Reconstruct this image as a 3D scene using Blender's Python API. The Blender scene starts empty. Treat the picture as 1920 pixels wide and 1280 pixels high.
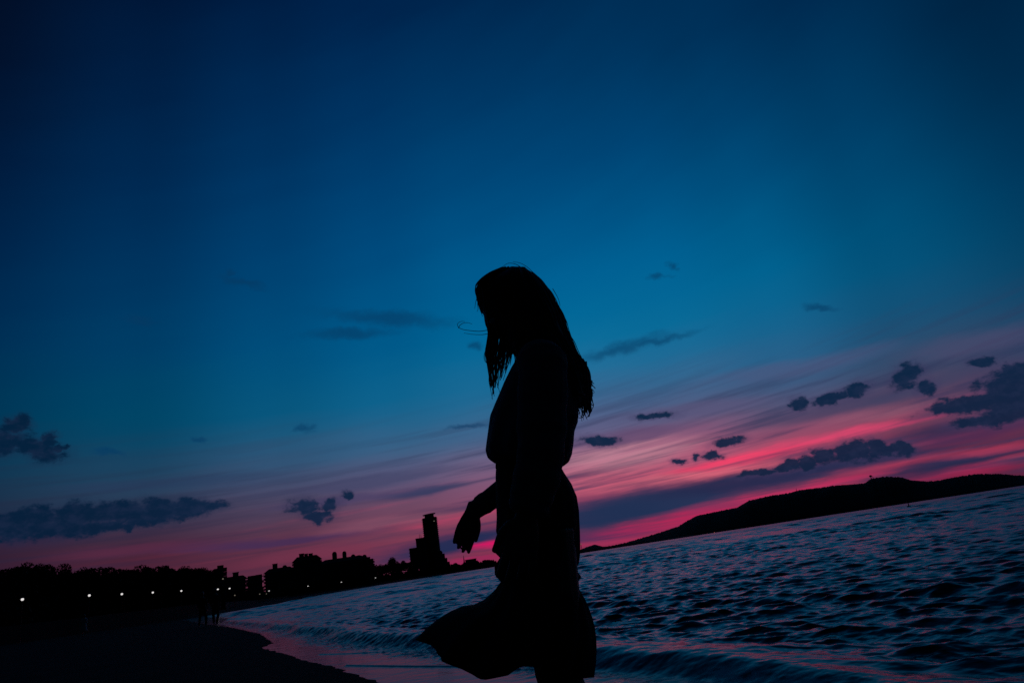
import bpy, math, random
import numpy as np
from mathutils import Vector, Matrix, noise as mnoise

# ------------------------------------------------------------------ camera
scene = bpy.context.scene
col = scene.collection
FPX = 1300.0                       # focal length for a 1920 px wide frame
ROLL = math.atan(0.153)
PITCH = math.atan((909 + 960 * 0.153 - 640) * math.cos(ROLL) / FPX)
CAM_Z = 0.80
f_ = Vector((0, math.cos(PITCH), math.sin(PITCH)))
u0 = Vector((0, -math.sin(PITCH), math.cos(PITCH)))
r0 = Vector((1, 0, 0))
up = u0 * math.cos(ROLL) + r0 * math.sin(ROLL)
rt = r0 * math.cos(ROLL) - u0 * math.sin(ROLL)
cam = bpy.data.cameras.new('camera'); camo = bpy.data.objects.new('camera', cam); col.objects.link(camo)
cam.sensor_width = 36.0; cam.lens = 36.0 * FPX / 1920; cam.clip_start = 0.05; cam.clip_end = 40000
M = Matrix((rt, up, -f_)).transposed().to_4x4(); M.translation = Vector((0, 0, CAM_Z))
camo.matrix_world = M
scene.camera = camo
scene.cycles.use_denoising = False
scene.view_settings.view_transform = 'Standard'; scene.view_settings.look = 'None'
scene.view_settings.exposure = 0; scene.view_settings.gamma = 1

CAM = Vector((0, 0, CAM_Z))
def ray(px, py):
    return (f_ * FPX + rt * (px - 960) - up * (py - 640)).normalized()
def azel(px, py):
    d = ray(px, py); return math.degrees(math.atan2(d.x, d.y)), math.degrees(math.asin(d.z))
def onz(px, py, z=0.0):
    d = ray(px, py); return CAM + d * ((z - CAM_Z) / d.z)
def ony(px, py, y):
    d = ray(px, py); return CAM + d * (y / d.y)
def topx(p):
    q = p - CAM; k = FPX / q.dot(f_); return 960 + q.dot(rt) * k, 640 - q.dot(up) * k
def atr(px, py, r):                # a point at horizontal distance r
    d = ray(px, py); return CAM + d * (r / math.hypot(d.x, d.y))
def lin(c):
    return tuple(((v / 255) / 12.92 if v / 255 <= .04045 else ((v / 255 + .055) / 1.055) ** 2.4) for v in c)

# ------------------------------------------------------------------ world: dusk sky
world = bpy.data.worlds.new('World'); scene.world = world; world.use_nodes = True
nt = world.node_tree; nt.nodes.clear()
def N(t, **kw):
    n = nt.nodes.new(t)
    for k, v in kw.items(): setattr(n, k, v)
    return n
def L(a, b): nt.links.new(a, b)
def setin(n, i, v):
    if hasattr(v, 'is_linked'): L(v, n.inputs[i])
    else: n.inputs[i].default_value = v
def math_(op, a, b=None, c=None, clamp=False):
    n = N('ShaderNodeMath', operation=op); n.use_clamp = clamp
    setin(n, 0, a)
    if b is not None: setin(n, 1, b)
    if c is not None: setin(n, 2, c)
    return n.outputs[0]
def mapr(v, a, b, c, d, smooth=True):
    n = N('ShaderNodeMapRange', interpolation_type='SMOOTHSTEP' if smooth else 'LINEAR')
    setin(n, 0, v)
    for i, x in zip((1, 2, 3, 4), (a, b, c, d)): n.inputs[i].default_value = x
    return n.outputs[0]
def mix(fac, a, b):
    n = N('ShaderNodeMix', data_type='RGBA'); setin(n, 0, fac); setin(n, 6, a); setin(n, 7, b); return n.outputs[2]
def noise(vec, scale=1.0, detail=4.0, rough=.5):
    n = N('ShaderNodeTexNoise'); L(vec, n.inputs['Vector'])
    n.inputs['Scale'].default_value = scale; n.inputs['Detail'].default_value = detail; n.inputs['Roughness'].default_value = rough
    return n
def noise3(n, kx, ky):
    # signed two-channel offset from a noise node
    q = N('ShaderNodeSeparateColor'); L(n.outputs['Color'], q.inputs[0])
    return comb(math_('MULTIPLY_ADD', q.outputs[0], kx, -.5 * kx), math_('MULTIPLY_ADD', q.outputs[1], ky, -.5 * ky))
def comb(x, y, z=0.0):
    n = N('ShaderNodeCombineXYZ'); setin(n, 0, x); setin(n, 1, y); setin(n, 2, z); return n.outputs[0]
def vmath(op, a, b=None):
    n = N('ShaderNodeVectorMath', operation=op); setin(n, 0, a)
    if b is not None: setin(n, 1, b)
    return n

tc = N('ShaderNodeTexCoord')
sep = N('ShaderNodeSeparateXYZ'); L(tc.outputs['Generated'], sep.inputs[0])
AZ = math_('MULTIPLY', math_('ARCTAN2', sep.outputs[0], sep.outputs[1]), 180 / math.pi)
EL = math_('MULTIPLY', math_('ARCSINE', sep.outputs[2]), 180 / math.pi)
UV = comb(AZ, EL)
# high streaks run towards a vanishing point low on the left
UVP = comb(AZ, math_('MULTIPLY', EL, math_('MULTIPLY_ADD', AZ, -.009, 1.0)))

# base colours of the afterglow: columns across the view, from high sky down to the horizon
SKY = {
 40: [(0,(2,12,34)),(200,(1,20,50)),(400,(0,30,66)),(600,(0,42,80)),(780,(0,52,82)),(900,(14,50,76)),(980,(26,38,62)),(1040,(42,26,46))],
 320: [(0,(0,24,58)),(300,(0,42,84)),(500,(0,56,100)),(650,(0,66,108)),(780,(0,74,108)),(850,(16,74,106)),(920,(48,66,94)),(980,(66,52,74)),(1050,(84,38,58))],
 640: [(0,(0,33,73)),(300,(0,56,104)),(500,(0,72,122)),(650,(0,84,132)),(760,(8,94,136)),(840,(50,94,130)),(900,(78,82,116)),(960,(90,66,90)),(1030,(106,50,72))],
 860: [(0,(0,38,78)),(300,(0,66,114)),(500,(0,86,138)),(650,(0,100,148)),(760,(26,106,148)),(840,(70,98,134)),(900,(100,84,118)),(960,(132,74,98)),(1030,(136,54,80))],
 1140: [(0,(0,42,80)),(300,(0,70,119)),(500,(0,98,150)),(620,(4,110,156)),(700,(40,112,154)),(770,(78,98,138)),(825,(112,88,122)),(860,(185,112,138)),(890,(205,100,122)),(950,(160,58,92)),(1020,(140,45,78))],
 1420: [(0,(0,42,80)),(300,(0,72,117)),(500,(0,98,144)),(600,(14,102,146)),(690,(46,98,140)),(750,(70,88,124)),(795,(118,82,112)),(830,(176,84,112)),(900,(160,58,90)),(960,(146,40,78))],
 1670: [(0,(0,40,75)),(300,(0,64,104)),(480,(0,82,122)),(590,(22,82,120)),(670,(50,76,108)),(720,(74,69,99)),(770,(118,75,99)),(820,(120,54,84)),(880,(106,40,70))],
 1900: [(0,(0,34,64)),(300,(0,54,90)),(480,(4,64,98)),(590,(30,66,100)),(660,(52,58,86)),(740,(72,49,77)),(820,(84,40,68)),(880,(80,30,56))],
}
SKX = sorted(SKY)
def skycol(px, py):
    cs = []
    for x in SKX:
        t = SKY[x]; ys = [a for a, _ in t]
        cs.append([np.interp(py, ys, [c[k] for _, c in t]) for k in range(3)])
    cs = np.array(cs)
    return [float(np.interp(px, SKX, cs[:, k])) for k in range(3)]
def dirpx(az, el):
    a, e = math.radians(az), math.radians(el)
    d = Vector((math.sin(a) * math.cos(e), math.cos(a) * math.cos(e), math.sin(e)))
    k = FPX / d.dot(f_); return 960 + d.dot(rt) * k, 640 - d.dot(up) * k
AZC = [-42, -30, -20, -11, -3, 5, 13, 21, 30, 42]
ELS = [-3, 0, 1.2, 2.5, 4, 5.5, 7, 8.5, 10, 12, 14, 16.5, 19, 22, 26, 31, 37, 44]
uN = noise(vmath('MULTIPLY', UVP, (.05, .34, 1)).outputs[0], 1.0, 3, .5)
elw = math_('ADD', EL, math_('MULTIPLY', math_('SUBTRACT', uN.outputs['Fac'], .5), mapr(EL, 1, 14, 1.2, 2.6)))
elf = mapr(elw, -3, 60, 0, 1, False)
for a in AZC:
    rp = N('ShaderNodeValToRGB'); rp.color_ramp.interpolation = 'LINEAR'
    els = rp.color_ramp.elements
    for i, e in enumerate(ELS + [60]):
        c = lin(skycol(*dirpx(a, min(max(e, .3), 44))))
        if e == 60: c = tuple(v * .45 for v in c)
        p = (e + 3) / 63
        if i == 0: els[0].position = p; els[0].color = c + (1,)
        elif e == 60: els[len(els) - 1].position = 1; els[len(els) - 1].color = c + (1,)
        else:
            q = els.new(p); q.color = c + (1,)
    L(elf, rp.inputs[0])
    k = AZC.index(a)
    cur = rp.outputs[0] if k == 0 else mix(mapr(AZ, AZC[k - 1], a, 0, 1), cur, rp.outputs[0])

# long thin streaks of high cloud
s1 = noise(vmath('MULTIPLY', UVP, (.06, 1.35, 1)).outputs[0], 1.0, 6, .58)
low = mapr(EL, 15, 6, 0, 1)
cur = mix(math_('MULTIPLY', math_('MULTIPLY', mapr(s1.outputs['Fac'], .44, .66, 0, .82), low), mapr(AZ, -16, 2, .36, 1)), cur, mix(mapr(AZ, -30, 0, 0, 1), lin((34, 36, 62)) + (1,), lin((44, 52, 86)) + (1,)))
s2 = noise(vmath('ADD', vmath('MULTIPLY', UVP, (.06, 1.2, 1)).outputs[0], (31, 7, 0)).outputs[0], 1.0, 5, .55)
warm = math_('MULTIPLY', mapr(AZ, -32, 6, .05, .75), mapr(EL, 9, 3, 0, 1))
cur = mix(math_('MULTIPLY', mapr(s2.outputs['Fac'], .54, .72, 0, .42), warm), cur, lin((226, 78, 112)) + (1,))

# warp shared by the soft bands
wn = noise(vmath('MULTIPLY', UVP, (.10, .62, 1)).outputs[0], 1.0, 5, .6)
wv = noise3(wn, 7.0, 1.5)
UVS = vmath('ADD', UV, wv).outputs[0]
cn = noise(UV, .62, 6, .6)
cv = noise3(cn, 2.0, 1.3)
UVC = vmath('ADD', UV, cv).outputs[0]

brk = mapr(noise(vmath('MULTIPLY', UVP, (.09, 2.6, 1)).outputs[0], 1.0, 5, .6).outputs['Fac'], .34, .60, .38, 1.0)
def blob_len(src, x, y, a, b, tilt):
    t = math.radians(tilt)
    c = azel(x, y); e1 = azel(x + a * math.cos(t), y - a * math.sin(t)); e2 = azel(x - b * math.sin(t), y - b * math.cos(t))
    ax = math.hypot(e1[0] - c[0], e1[1] - c[1]); bx = math.hypot(e2[0] - c[0], e2[1] - c[1])
    m = N('ShaderNodeMapping', vector_type='TEXTURE'); L(src, m.inputs[0])
    m.inputs['Location'].default_value = (c[0], c[1], 0)
    m.inputs['Rotation'].default_value = (0, 0, math.atan2(e1[1] - c[1], e1[0] - c[0]))
    m.inputs['Scale'].default_value = (ax, bx, 1)
    return vmath('LENGTH', m.outputs[0]).outputs['Value']

SOFT = [  # x, y, half length, half thickness, tilt, colour, strength
 (1170,850,190,36,10,(196,136,152),.7), (1300,770,200,18,9,(86,84,120),.75), (1190,815,150,15,9,(96,72,108),.75),
 (700,902,230,14,9,(62,66,100),.6), (790,920,110,11,8,(48,58,94),.8), (640,935,160,12,7,(70,62,98),.7), (520,1012,240,12,6,(62,44,84),.75),
 (860,968,130,15,9,(196,66,102),.7), (740,975,160,14,9,(138,82,104),.5), (600,1035,160,16,8,(122,52,78),.45),
 (850,1022,210,30,12,(30,44,82),.97), (925,1020,62,12,9,(225,16,100),.98), (900,1048,90,8,8,(150,40,86),.8),
 (1290,893,230,19,9,(238,112,130),.9), (1400,855,190,12,11,(250,66,106),.95), (1600,812,210,12,10,(232,70,112),.75), (1650,775,190,20,11,(170,100,122),.42),
 (1235,942,300,50,9,(30,50,84),.98), (1130,968,150,44,8,(32,48,82),.95), (1500,885,190,22,10,(42,46,80),.9), (1130,1004,110,14,8,(40,46,84),.9),
 (1360,906,200,24,10,(36,42,76),.9), (1480,922,230,13,11,(200,46,92),.9), (1250,978,190,15,11,(190,36,86),.9), (1150,1013,130,11,8,(165,46,86),.9), (1300,955,120,9,9,(120,52,92),.35),
 (1680,868,120,14,10,(176,60,92),.7), (1760,880,230,12,12,(34,40,72),.92), (1820,858,200,10,10,(40,44,78),.85), (1860,845,150,12,9,(190,62,92),.6), (1790,886,170,13,8,(165,36,78),.8), (1820,815,190,17,9,(74,42,78),.75),
 (1850,640,200,30,11,(78,74,108),.5), (1480,690,260,20,11,(76,86,124),.55), (1560,762,230,20,14,(52,60,92),.62), (1800,804,200,14,10,(46,42,74),.7), (1700,733,170,16,17,(58,64,96),.5), (1610,868,210,15,10,(34,42,76),.85), (60,1010,170,22,6,(52,36,66),.5), (330,905,260,16,4,(40,56,88),.45), (250,1030,200,16,5,(92,42,70),.5),
]
for x, y, a, b, t, c, s in SOFT:
    ln = blob_len(UVS, x, y, a, b, t)
    fac = mapr(ln, 1.15, .25, 0, s)
    if c[0] > 150: fac = math_('MULTIPLY', math_('MULTIPLY', fac, brk), .86)          # lit streaks are frayed into threads
    cur = mix(fac, cur, lin(c) + (1,))

def layer(src, blobs):
    o = None
    for b in blobs:
        ln = blob_len(src, *b)
        o = ln if o is None else math_('MINIMUM', o, ln)
    return o
WISP = [(458,532,60,10,-12),(430,514,14,10,20),(730,598,150,20,-3),(660,625,110,14,2),(268,600,40,12,-8),(890,647,16,12,0),(1237,517,20,8,-10),(1265,497,16,10,-20),(1540,576,40,8,-5),
        (1165,655,130,15,17),(570,803,22,9,0),(375,822,18,7,0),(200,850,40,8,-8),(183,846,20,8,0),(1225,640,110,9,16),(880,800,60,6,3)]
wl = layer(vmath('ADD', UVC, vmath('MULTIPLY', wv, (.35, .5, 0)).outputs[0]).outputs[0], WISP)
cur = mix(mapr(wl, 1.15, .1, 0, .62), cur, lin((6, 56, 96)) + (1,))
DARK = [(30,795,24,18,0),(0,828,50,24,0),(75,842,44,17,-12),(92,822,13,12,0),(112,838,12,6,0),
 (15,988,64,24,0),(72,976,36,24,0),(140,966,42,24,0),(120,988,66,20,4),(215,962,54,20,5),(255,962,42,22,5),(300,957,44,20,5),(350,950,48,16,0),(388,946,34,11,-8),(243,985,8,13,-20),(180,988,64,11,4),
 (575,950,27,16,0),(620,946,15,11,0),(598,968,30,9,5),(650,930,14,7,0),
 (1122,826,36,10,-5),(1227,780,36,6,3),(1365,828,30,10,14),(1337,855,17,6,6),(1270,866,14,6,4),(1308,859,8,7,0),
 (1495,757,17,11,0),(1560,745,36,11,16),(1606,731,23,13,22),(1700,705,30,18,30),(1738,727,22,14,0),
 (1895,735,66,46,15),(1815,757,90,16,9),(1905,765,70,24,10),(1850,785,76,11,8),(1900,700,40,20,10),(1885,690,16,10,0),(1838,677,26,10,0),
 (1420,886,46,7,10),(1475,873,40,10,10),(1512,866,18,14,0),(1550,856,28,16,8),(1600,846,38,20,8),(1640,839,24,17,0),(1692,838,24,14,0),(1665,847,18,10,0)]
dl = layer(UVC, DARK)
cur = mix(mapr(dl, 1.9, .7, 0, .42), cur, mix(mapr(AZ, -30, 0, 0, 1), lin((22, 40, 68)) + (1,), lin((58, 54, 90)) + (1,)))
dn = noise(vmath('MULTIPLY', UV, (.8, 1.2, 1)).outputs[0], 1.25, 8, .60)
dd = math_('ADD', math_('SUBTRACT', 1.0, dl), math_('MULTIPLY_ADD', dn.outputs['Fac'], 2.0, -.95))
dd = math_('ADD', dd, mapr(AZ, -12, -24, 0, .10))
dcol = mix(mapr(EL, 3, 12, 0, 1), lin((18, 34, 62)) + (1,), lin((8, 38, 67)) + (1,))
dcol = mix(mapr(AZ, -20, -34, 0, .6), dcol, lin((2, 27, 51)) + (1,))
dcol = mix(mapr(dn.outputs['Fac'], .60, .34, 0, .16), dcol, lin((52, 58, 92)) + (1,))
dfac = mapr(dd, -.20, .36, 0, .97)

# the sky away from the afterglow and below the horizon is nearly night
night = math_('MAXIMUM', mapr(math_('ABSOLUTE', AZ), 44, 85, 0, 1), mapr(EL, -.5, -4, 0, 1))
def background(c):
    n = N('ShaderNodeBackground'); setin(n, 0, c); n.inputs[1].default_value = 1.0; return n.outputs[0]
def mixs(fac, a, b):
    n = N('ShaderNodeMixShader'); L(fac, n.inputs[0]); L(a, n.inputs[1]); L(b, n.inputs[2]); return n.outputs[0]
wo = N('ShaderNodeOutputWorld')
L(mixs(night, mixs(dfac, background(cur), background(dcol)), background(lin((0, 5, 13)) + (1,))), wo.inputs[0])
world.cycles.sampling_method = 'NONE'

# ------------------------------------------------------------------ materials
def mat(name, c, rough=.7, spec=.3, var=.25, scale=6.0, bump=0.0, emit=None, coord='Object'):
    m = bpy.data.materials.new(name); m.use_nodes = True
    t = m.node_tree; b = t.nodes['Principled BSDF']
    b.inputs['Roughness'].default_value = rough; b.inputs['Specular IOR Level'].default_value = spec
    tcn = t.nodes.new('ShaderNodeTexCoord'); nz = t.nodes.new('ShaderNodeTexNoise')
    nz.inputs['Scale'].default_value = scale; nz.inputs['Detail'].default_value = 5
    t.links.new(tcn.outputs[coord], nz.inputs['Vector'])
    rp = t.nodes.new('ShaderNodeValToRGB')
    rp.color_ramp.elements[0].position = .3; rp.color_ramp.elements[1].position = .7
    rp.color_ramp.elements[0].color = tuple(v * (1 - var) for v in c) + (1,)
    rp.color_ramp.elements[1].color = tuple(min(1, v * (1 + var)) for v in c) + (1,)
    t.links.new(nz.outputs['Fac'], rp.inputs[0]); t.links.new(rp.outputs[0], b.inputs['Base Color'])
    if bump:
        bp = t.nodes.new('ShaderNodeBump'); bp.inputs['Strength'].default_value = bump; bp.inputs['Distance'].default_value = .02
        t.links.new(nz.outputs['Fac'], bp.inputs['Height']); t.links.new(bp.outputs[0], b.inputs['Normal'])
    if emit:
        b.inputs['Emission Color'].default_value = tuple(emit[:3]) + (1,); b.inputs['Emission Strength'].default_value = emit[3]
    return m
MAT = dict(
    skin=mat('skin', (.28, .17, .12), .55, .3, .08, 30),
    eye=mat('eye', (.5, .5, .48), .2, .5, .05, 20), iris=mat('iris', (.02, .012, .008), .2, .5, .1, 40), lip=mat('lip', (.25, .08, .07), .4, .4, .1, 40),
    hair=mat('hair', (.010, .007, .006), .42, .35, .4, 40),
    blouse=mat('blouse_cloth', (.16, .17, .20), .85, .15, .12, 25, .1),
    skirt=mat('skirt_cloth', (.018, .017, .02), .9, .1, .2, 20, .1),
    shirt=mat('shirt_cloth', (.03, .03, .04), .9, .1, .2, 8), trousers=mat('trouser_cloth', (.02, .02, .025), .9, .1, .2, 8), pale=mat('pale_cloth', (.6, .62, .66), .9, .1, .1, 8),
    concrete=mat('concrete', (.10, .10, .105), .85, .2, .2, .3), roof=mat('roof_tile', (.05, .045, .045), .8, .2, .2, .5), glass=mat('window_glass', (.015, .018, .022), .12, .5, .2, .2),
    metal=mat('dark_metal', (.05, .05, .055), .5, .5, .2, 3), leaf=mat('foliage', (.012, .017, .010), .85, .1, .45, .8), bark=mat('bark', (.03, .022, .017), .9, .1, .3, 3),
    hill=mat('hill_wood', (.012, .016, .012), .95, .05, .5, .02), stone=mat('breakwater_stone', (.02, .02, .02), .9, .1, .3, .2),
    lamp=mat('lamp_lens', (.8, .8, .8), .3, .3, .02, 1, emit=(1, .95, .93, .8)), dim=mat('dim_lens', (.6, .6, .55), .3, .3, .02, 1, emit=(1, .85, .65, .12)), red=mat('red_lens', (.6, .1, .1), .3, .3, .02, 1, emit=(1, .25, .2, .5)),
)

# ------------------------------------------------------------------ mesh helpers
def link_mesh(name, verts, faces, m, parent=None, smooth=True):
    me = bpy.data.meshes.new(name)
    if isinstance(verts, np.ndarray) and isinstance(faces, np.ndarray):
        nv, nf = len(verts), len(faces)
        me.vertices.add(nv); me.vertices.foreach_set('co', verts.astype(np.float32).ravel())
        k = faces.shape[1]
        me.loops.add(nf * k); me.loops.foreach_set('vertex_index', faces.astype(np.int32).ravel())
        me.polygons.add(nf); me.polygons.foreach_set('loop_start', np.arange(0, nf * k, k, dtype=np.int32))
        me.update(calc_edges=True)
    else:
        me.from_pydata([tuple(v) for v in verts], [], faces)
    if smooth: me.polygons.foreach_set('use_smooth', [True] * len(me.polygons))
    me.materials.append(m)
    o = bpy.data.objects.new(name, me); col.objects.link(o)
    if parent:
        o.parent = parent; o.matrix_parent_inverse = parent.matrix_basis.inverted()
    return o
def empty(name, loc, rz=0.0):
    o = bpy.data.objects.new(name, None); col.objects.link(o); o.empty_display_size = .3
    o.location = loc; o.rotation_euler = (0, 0, rz); return o
def tag(o, label, cat, group=None):
    o['label'] = label; o['category'] = cat
    if group: o['group'] = group
    return o
def structure(o): o['kind'] = 'structure'; return o

class MB:
    def __init__(s): s.v = []; s.f = []
    def add(s, v, f):
        b = len(s.v); s.v += [Vector(p) for p in v]; s.f += [tuple(i + b for i in q) for q in f]
    def box(s, c, size, rz=0.0, taper=1.0):
        cx, cy, cz = c; sx, sy, sz = (k / 2 for k in size); v = []
        for dz in (-1, 1):
            k = 1 if dz < 0 else taper
            for dx, dy in ((-1, -1), (1, -1), (1, 1), (-1, 1)):
                x, y = dx * sx * k, dy * sy * k
                v.append((cx + x * math.cos(rz) - y * math.sin(rz), cy + x * math.sin(rz) + y * math.cos(rz), cz + dz * sz))
        s.add(v, [(3, 2, 1, 0), (4, 5, 6, 7), (0, 1, 5, 4), (1, 2, 6, 5), (2, 3, 7, 6), (3, 0, 4, 7)])
    def loft(s, rings, cap=True):
        n = len(rings[0]); v = [p for r in rings for p in r]; f = []
        for i in range(len(rings) - 1):
            for j in range(n):
                a, b = i * n + j, i * n + (j + 1) % n
                f.append((a, b, b + n, a + n))
        if cap:
            for i, fl in ((0, True), (len(rings) - 1, False)):
                c = len(v); v.append(sum((Vector(p) for p in rings[i]), Vector()) / n)
                for j in range(n):
                    a, b = i * n + j, i * n + (j + 1) % n
                    f.append((c, b, a) if fl else (c, a, b))
        s.add(v, f)
    def tube(s, pts, radii, n=10, flat=1.0, ref=Vector((0, 1, 0)), cap=True):
        pts = [Vector(p) for p in pts]; rings = []
        for i, p in enumerate(pts):
            d = (pts[min(i + 1, len(pts) - 1)] - pts[max(i - 1, 0)]).normalized()
            a = ref.cross(d)
            if a.length < 1e-3: a = Vector((1, 0, 0)).cross(d)
            a.normalize(); b = d.cross(a).normalized(); r = radii[i]
            rings.append([p + (a * math.cos(t) + b * math.sin(t) * flat) * r for t in (2 * math.pi * k / n for k in range(n))])
        s.loft(rings, cap)
    def ball(s, c, r, n=12, m=8):
        c = Vector(c); r = r if hasattr(r, '__len__') else (r, r, r); rings = []
        for i in range(1, m):
            t = math.pi * i / m
            rings.append([c + Vector((r[0] * math.sin(t) * math.cos(p), r[1] * math.sin(t) * math.sin(p), r[2] * math.cos(t))) for p in (2 * math.pi * k / n for k in range(n))])
        s.loft(rings)
    def build(s, name, m, parent=None, smooth=False): return link_mesh(name, s.v, s.f, m, parent, smooth)

def smoothed(pts, radii, k=4):
    """Catmull-Rom through points and radii."""
    P = [Vector(p) for p in pts]; out = []; ro = []
    for i in range(len(P) - 1):
        a, b, c, d = P[max(i - 1, 0)], P[i], P[i + 1], P[min(i + 2, len(P) - 1)]
        for j in range(k):
            t = j / k
            out.append(.5 * (2 * b + (c - a) * t + (2 * a - 5 * b + 4 * c - d) * t * t + (3 * b - a - 3 * c + d) * t ** 3)); ro.append(radii[i] * (1 - t) + radii[i + 1] * t)
    out.append(P[-1]); ro.append(radii[-1]); return out, ro
def remesh(o, voxel, it=4):
    r = o.modifiers.new('r', 'REMESH'); r.mode = 'VOXEL'; r.voxel_size = voxel; r.use_smooth_shade = True
    if it:
        q = o.modifiers.new('s', 'SMOOTH'); q.factor = .5; q.iterations = it
    dg = bpy.context.evaluated_depsgraph_get(); me = bpy.data.meshes.new_from_object(o.evaluated_get(dg))
    o.modifiers.clear(); old = o.data; mm = old.materials[0]; o.data = me; bpy.data.meshes.remove(old)
    if not me.materials: me.materials.append(mm)
    me.polygons.foreach_set('use_smooth', [True] * len(me.polygons))

# ------------------------------------------------------------------ coast geometry
def xy(p): return (p.x, p.y)
near = [(706,1278),(627,1250),(575,1238),(517,1220),(490,1214),(502,1209),(513,1205),(500,1195),(487,1188),(458,1181),(430,1175),(400,1171),(370,1167),(342,1161)]
COAST = [(60, -400), (9, -10), (3.4, -2), (2.0, .6), (1.15, 2.0), (.25, 3.2)] + [xy(onz(*p)) for p in near]
COAST += [(-52, 135), (-66, 190), (-82, 260), (-97, 330), (-106, 420), (-118, 520), (-122, 640), (-112, 760), (-95, 900), (-70, 1010), (-35, 1090), (60, 1150), (60, 1700), (-3000, 1700), (-6000, 1000), (-6000, -400)]
COAST = np.array(COAST)
def polydist(P, X, Y, closed=False):
    d = np.full(X.shape, 1e18); n = len(P)
    for i in range(n if closed else n - 1):
        a, b = P[i], P[(i + 1) % n]; e = b - a
        t = np.clip(((X - a[0]) * e[0] + (Y - a[1]) * e[1]) / (e @ e), 0, 1)
        d = np.minimum(d, (X - a[0] - t * e[0]) ** 2 + (Y - a[1] - t * e[1]) ** 2)
    return np.sqrt(d)
def inside(P, X, Y):
    r = np.zeros(X.shape, bool); n = len(P)
    for i in range(n):
        a, b = P[i], P[(i + 1) % n]
        if a[1] == b[1]: continue
        c = ((a[1] > Y) != (b[1] > Y)) & (X < (b[0] - a[0]) * (Y - a[1]) / (b[1] - a[1]) + a[0]); r ^= c
    return r
def sd_coast(X, Y):
    d = polydist(COAST, X, Y, True); return np.where(inside(COAST, X, Y), d, -d)
def sstep(x, a, b):
    t = np.clip((x - a) / (b - a), 0, 1); return t * t * (3 - 2 * t)
def wob(X, Y, seed, lams, amp):
    g = np.random.default_rng(seed); o = np.zeros(X.shape)
    for l in lams:
        for _ in range(3):
            th = g.uniform(0, 2 * math.pi); k = 2 * math.pi / l; o += np.sin(k * (X * math.cos(th) + Y * math.sin(th)) + g.uniform(0, 6.3)) * l
    return o * amp
def land_z(X, Y):
    s = sd_coast(X, Y)
    z = np.where(s > 0, .035 * np.minimum(s, 5) + .03 * np.clip(s - 5, 0, 12) + .01 * np.clip(s - 17, 0, 40), .035 * np.maximum(s, -60))
    R = np.hypot(X, Y)
    return z + wob(X, Y, 5, (.5, 1.1, 2.3), .0016) * sstep(s, .3, 3) * (R < 80)
def polar(rs, az):
    A, R = np.meshgrid(np.radians(az), rs); return np.sin(A) * R, np.cos(A) * R
def gridfaces(nr, nc, wrap=False):
    i = np.arange(nr - 1)[:, None] * nc; j = np.arange(nc if wrap else nc - 1)[None, :]; k = (j + 1) % nc
    return np.stack([i + j, i + nc + j, i + nc + k, i + k], -1).reshape(-1, 4)

# sand and land, one sheet
az = np.concatenate([np.linspace(-180, -46, 60, endpoint=False), np.linspace(-46, 20, 300, endpoint=False), np.linspace(20, 180, 70, endpoint=False)])
rs = np.concatenate([[.02], np.geomspace(.4, 90, 520), np.geomspace(92, 9000, 130)])
X, Y = polar(rs, az); Z = land_z(X, Y)
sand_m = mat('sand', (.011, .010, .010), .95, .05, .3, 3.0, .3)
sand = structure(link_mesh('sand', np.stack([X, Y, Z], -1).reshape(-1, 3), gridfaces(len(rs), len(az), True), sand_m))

# ------------------------------------------------------------------ sea
RIDGE = np.array([xy(onz(*p)) for p in [(415,1167),(450,1171),(502,1178),(546,1186),(600,1196),(662,1206),(740,1213),(823,1221),(920,1232),(1010,1240),(1115,1252),(1230,1262),(1340,1278),(1470,1305),(1600,1345),(1760,1400)]])
az = np.concatenate([np.linspace(-180, -44, 50, endpoint=False), np.linspace(-44, 48, 1200, endpoint=False), np.linspace(48, 180, 50, endpoint=False)])
rs = np.concatenate([[.02, 1.0], np.geomspace(1.6, 260, 1500), np.geomspace(263, 14000, 190)])
X, Y = polar(rs, az); R = np.hypot(X, Y)
dr = np.gradient(rs)[:, None] + 0 * X
q = polydist(RIDGE, X, Y)
# seaward side of the breaker line
seg = RIDGE; mid_ = (seg[:-1] + seg[1:]) / 2; nrm_ = np.stack([-(seg[1:, 1] - seg[:-1, 1]), seg[1:, 0] - seg[:-1, 0]], -1)
ord_ = np.argsort(RIDGE[:, 0]); yb = np.interp(X, RIDGE[ord_, 0], RIDGE[ord_, 1], left=RIDGE[ord_[0], 1] + 300)
# left of the line's far end the breaker fades out
qs = np.where(Y > yb, q, -q)
S = -sd_coast(X, Y)
qs = np.where(X < RIDGE[:, 0].min(), np.maximum(qs, S - 2.0), qs)
fade_end = sstep(X, RIDGE[:, 0].min() - 2, RIDGE[:, 0].min() + 3)
qw = qs + wob(X, Y, 11, (2.3, 4.5), .010)
amp = (np.interp(R, [3, 5, 10, 20, 32], [.055, .085, .115, .13, .09]) + wob(X, Y, 3, (1.6, 2.9), .0012)) * fade_end * (1 - .75 * sstep(X, .9, 2.2))
ridge = amp * sstep(qw, -.05, .28) * (1 - sstep(qw, .22, 1.4)) + .35 * amp * np.exp(-((qw - 3.6) / .7) ** 2) * (1 + wob(X, Y, 4, (1.7,), .06))
sea_f = .22 * sstep(qw, -.1, .3) + .78 * sstep(qw, .28, 1.1)
rng = np.random.default_rng(8)
H = np.zeros(X.shape); DX = np.zeros(X.shape); DY = np.zeros(X.shape)
NW = 130
lams = np.exp(np.concatenate([np.linspace(math.log(.05), math.log(1.0), NW - 24), np.linspace(math.log(1.1), math.log(9), 24)])) * rng.uniform(.96, 1.04, NW)
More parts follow.
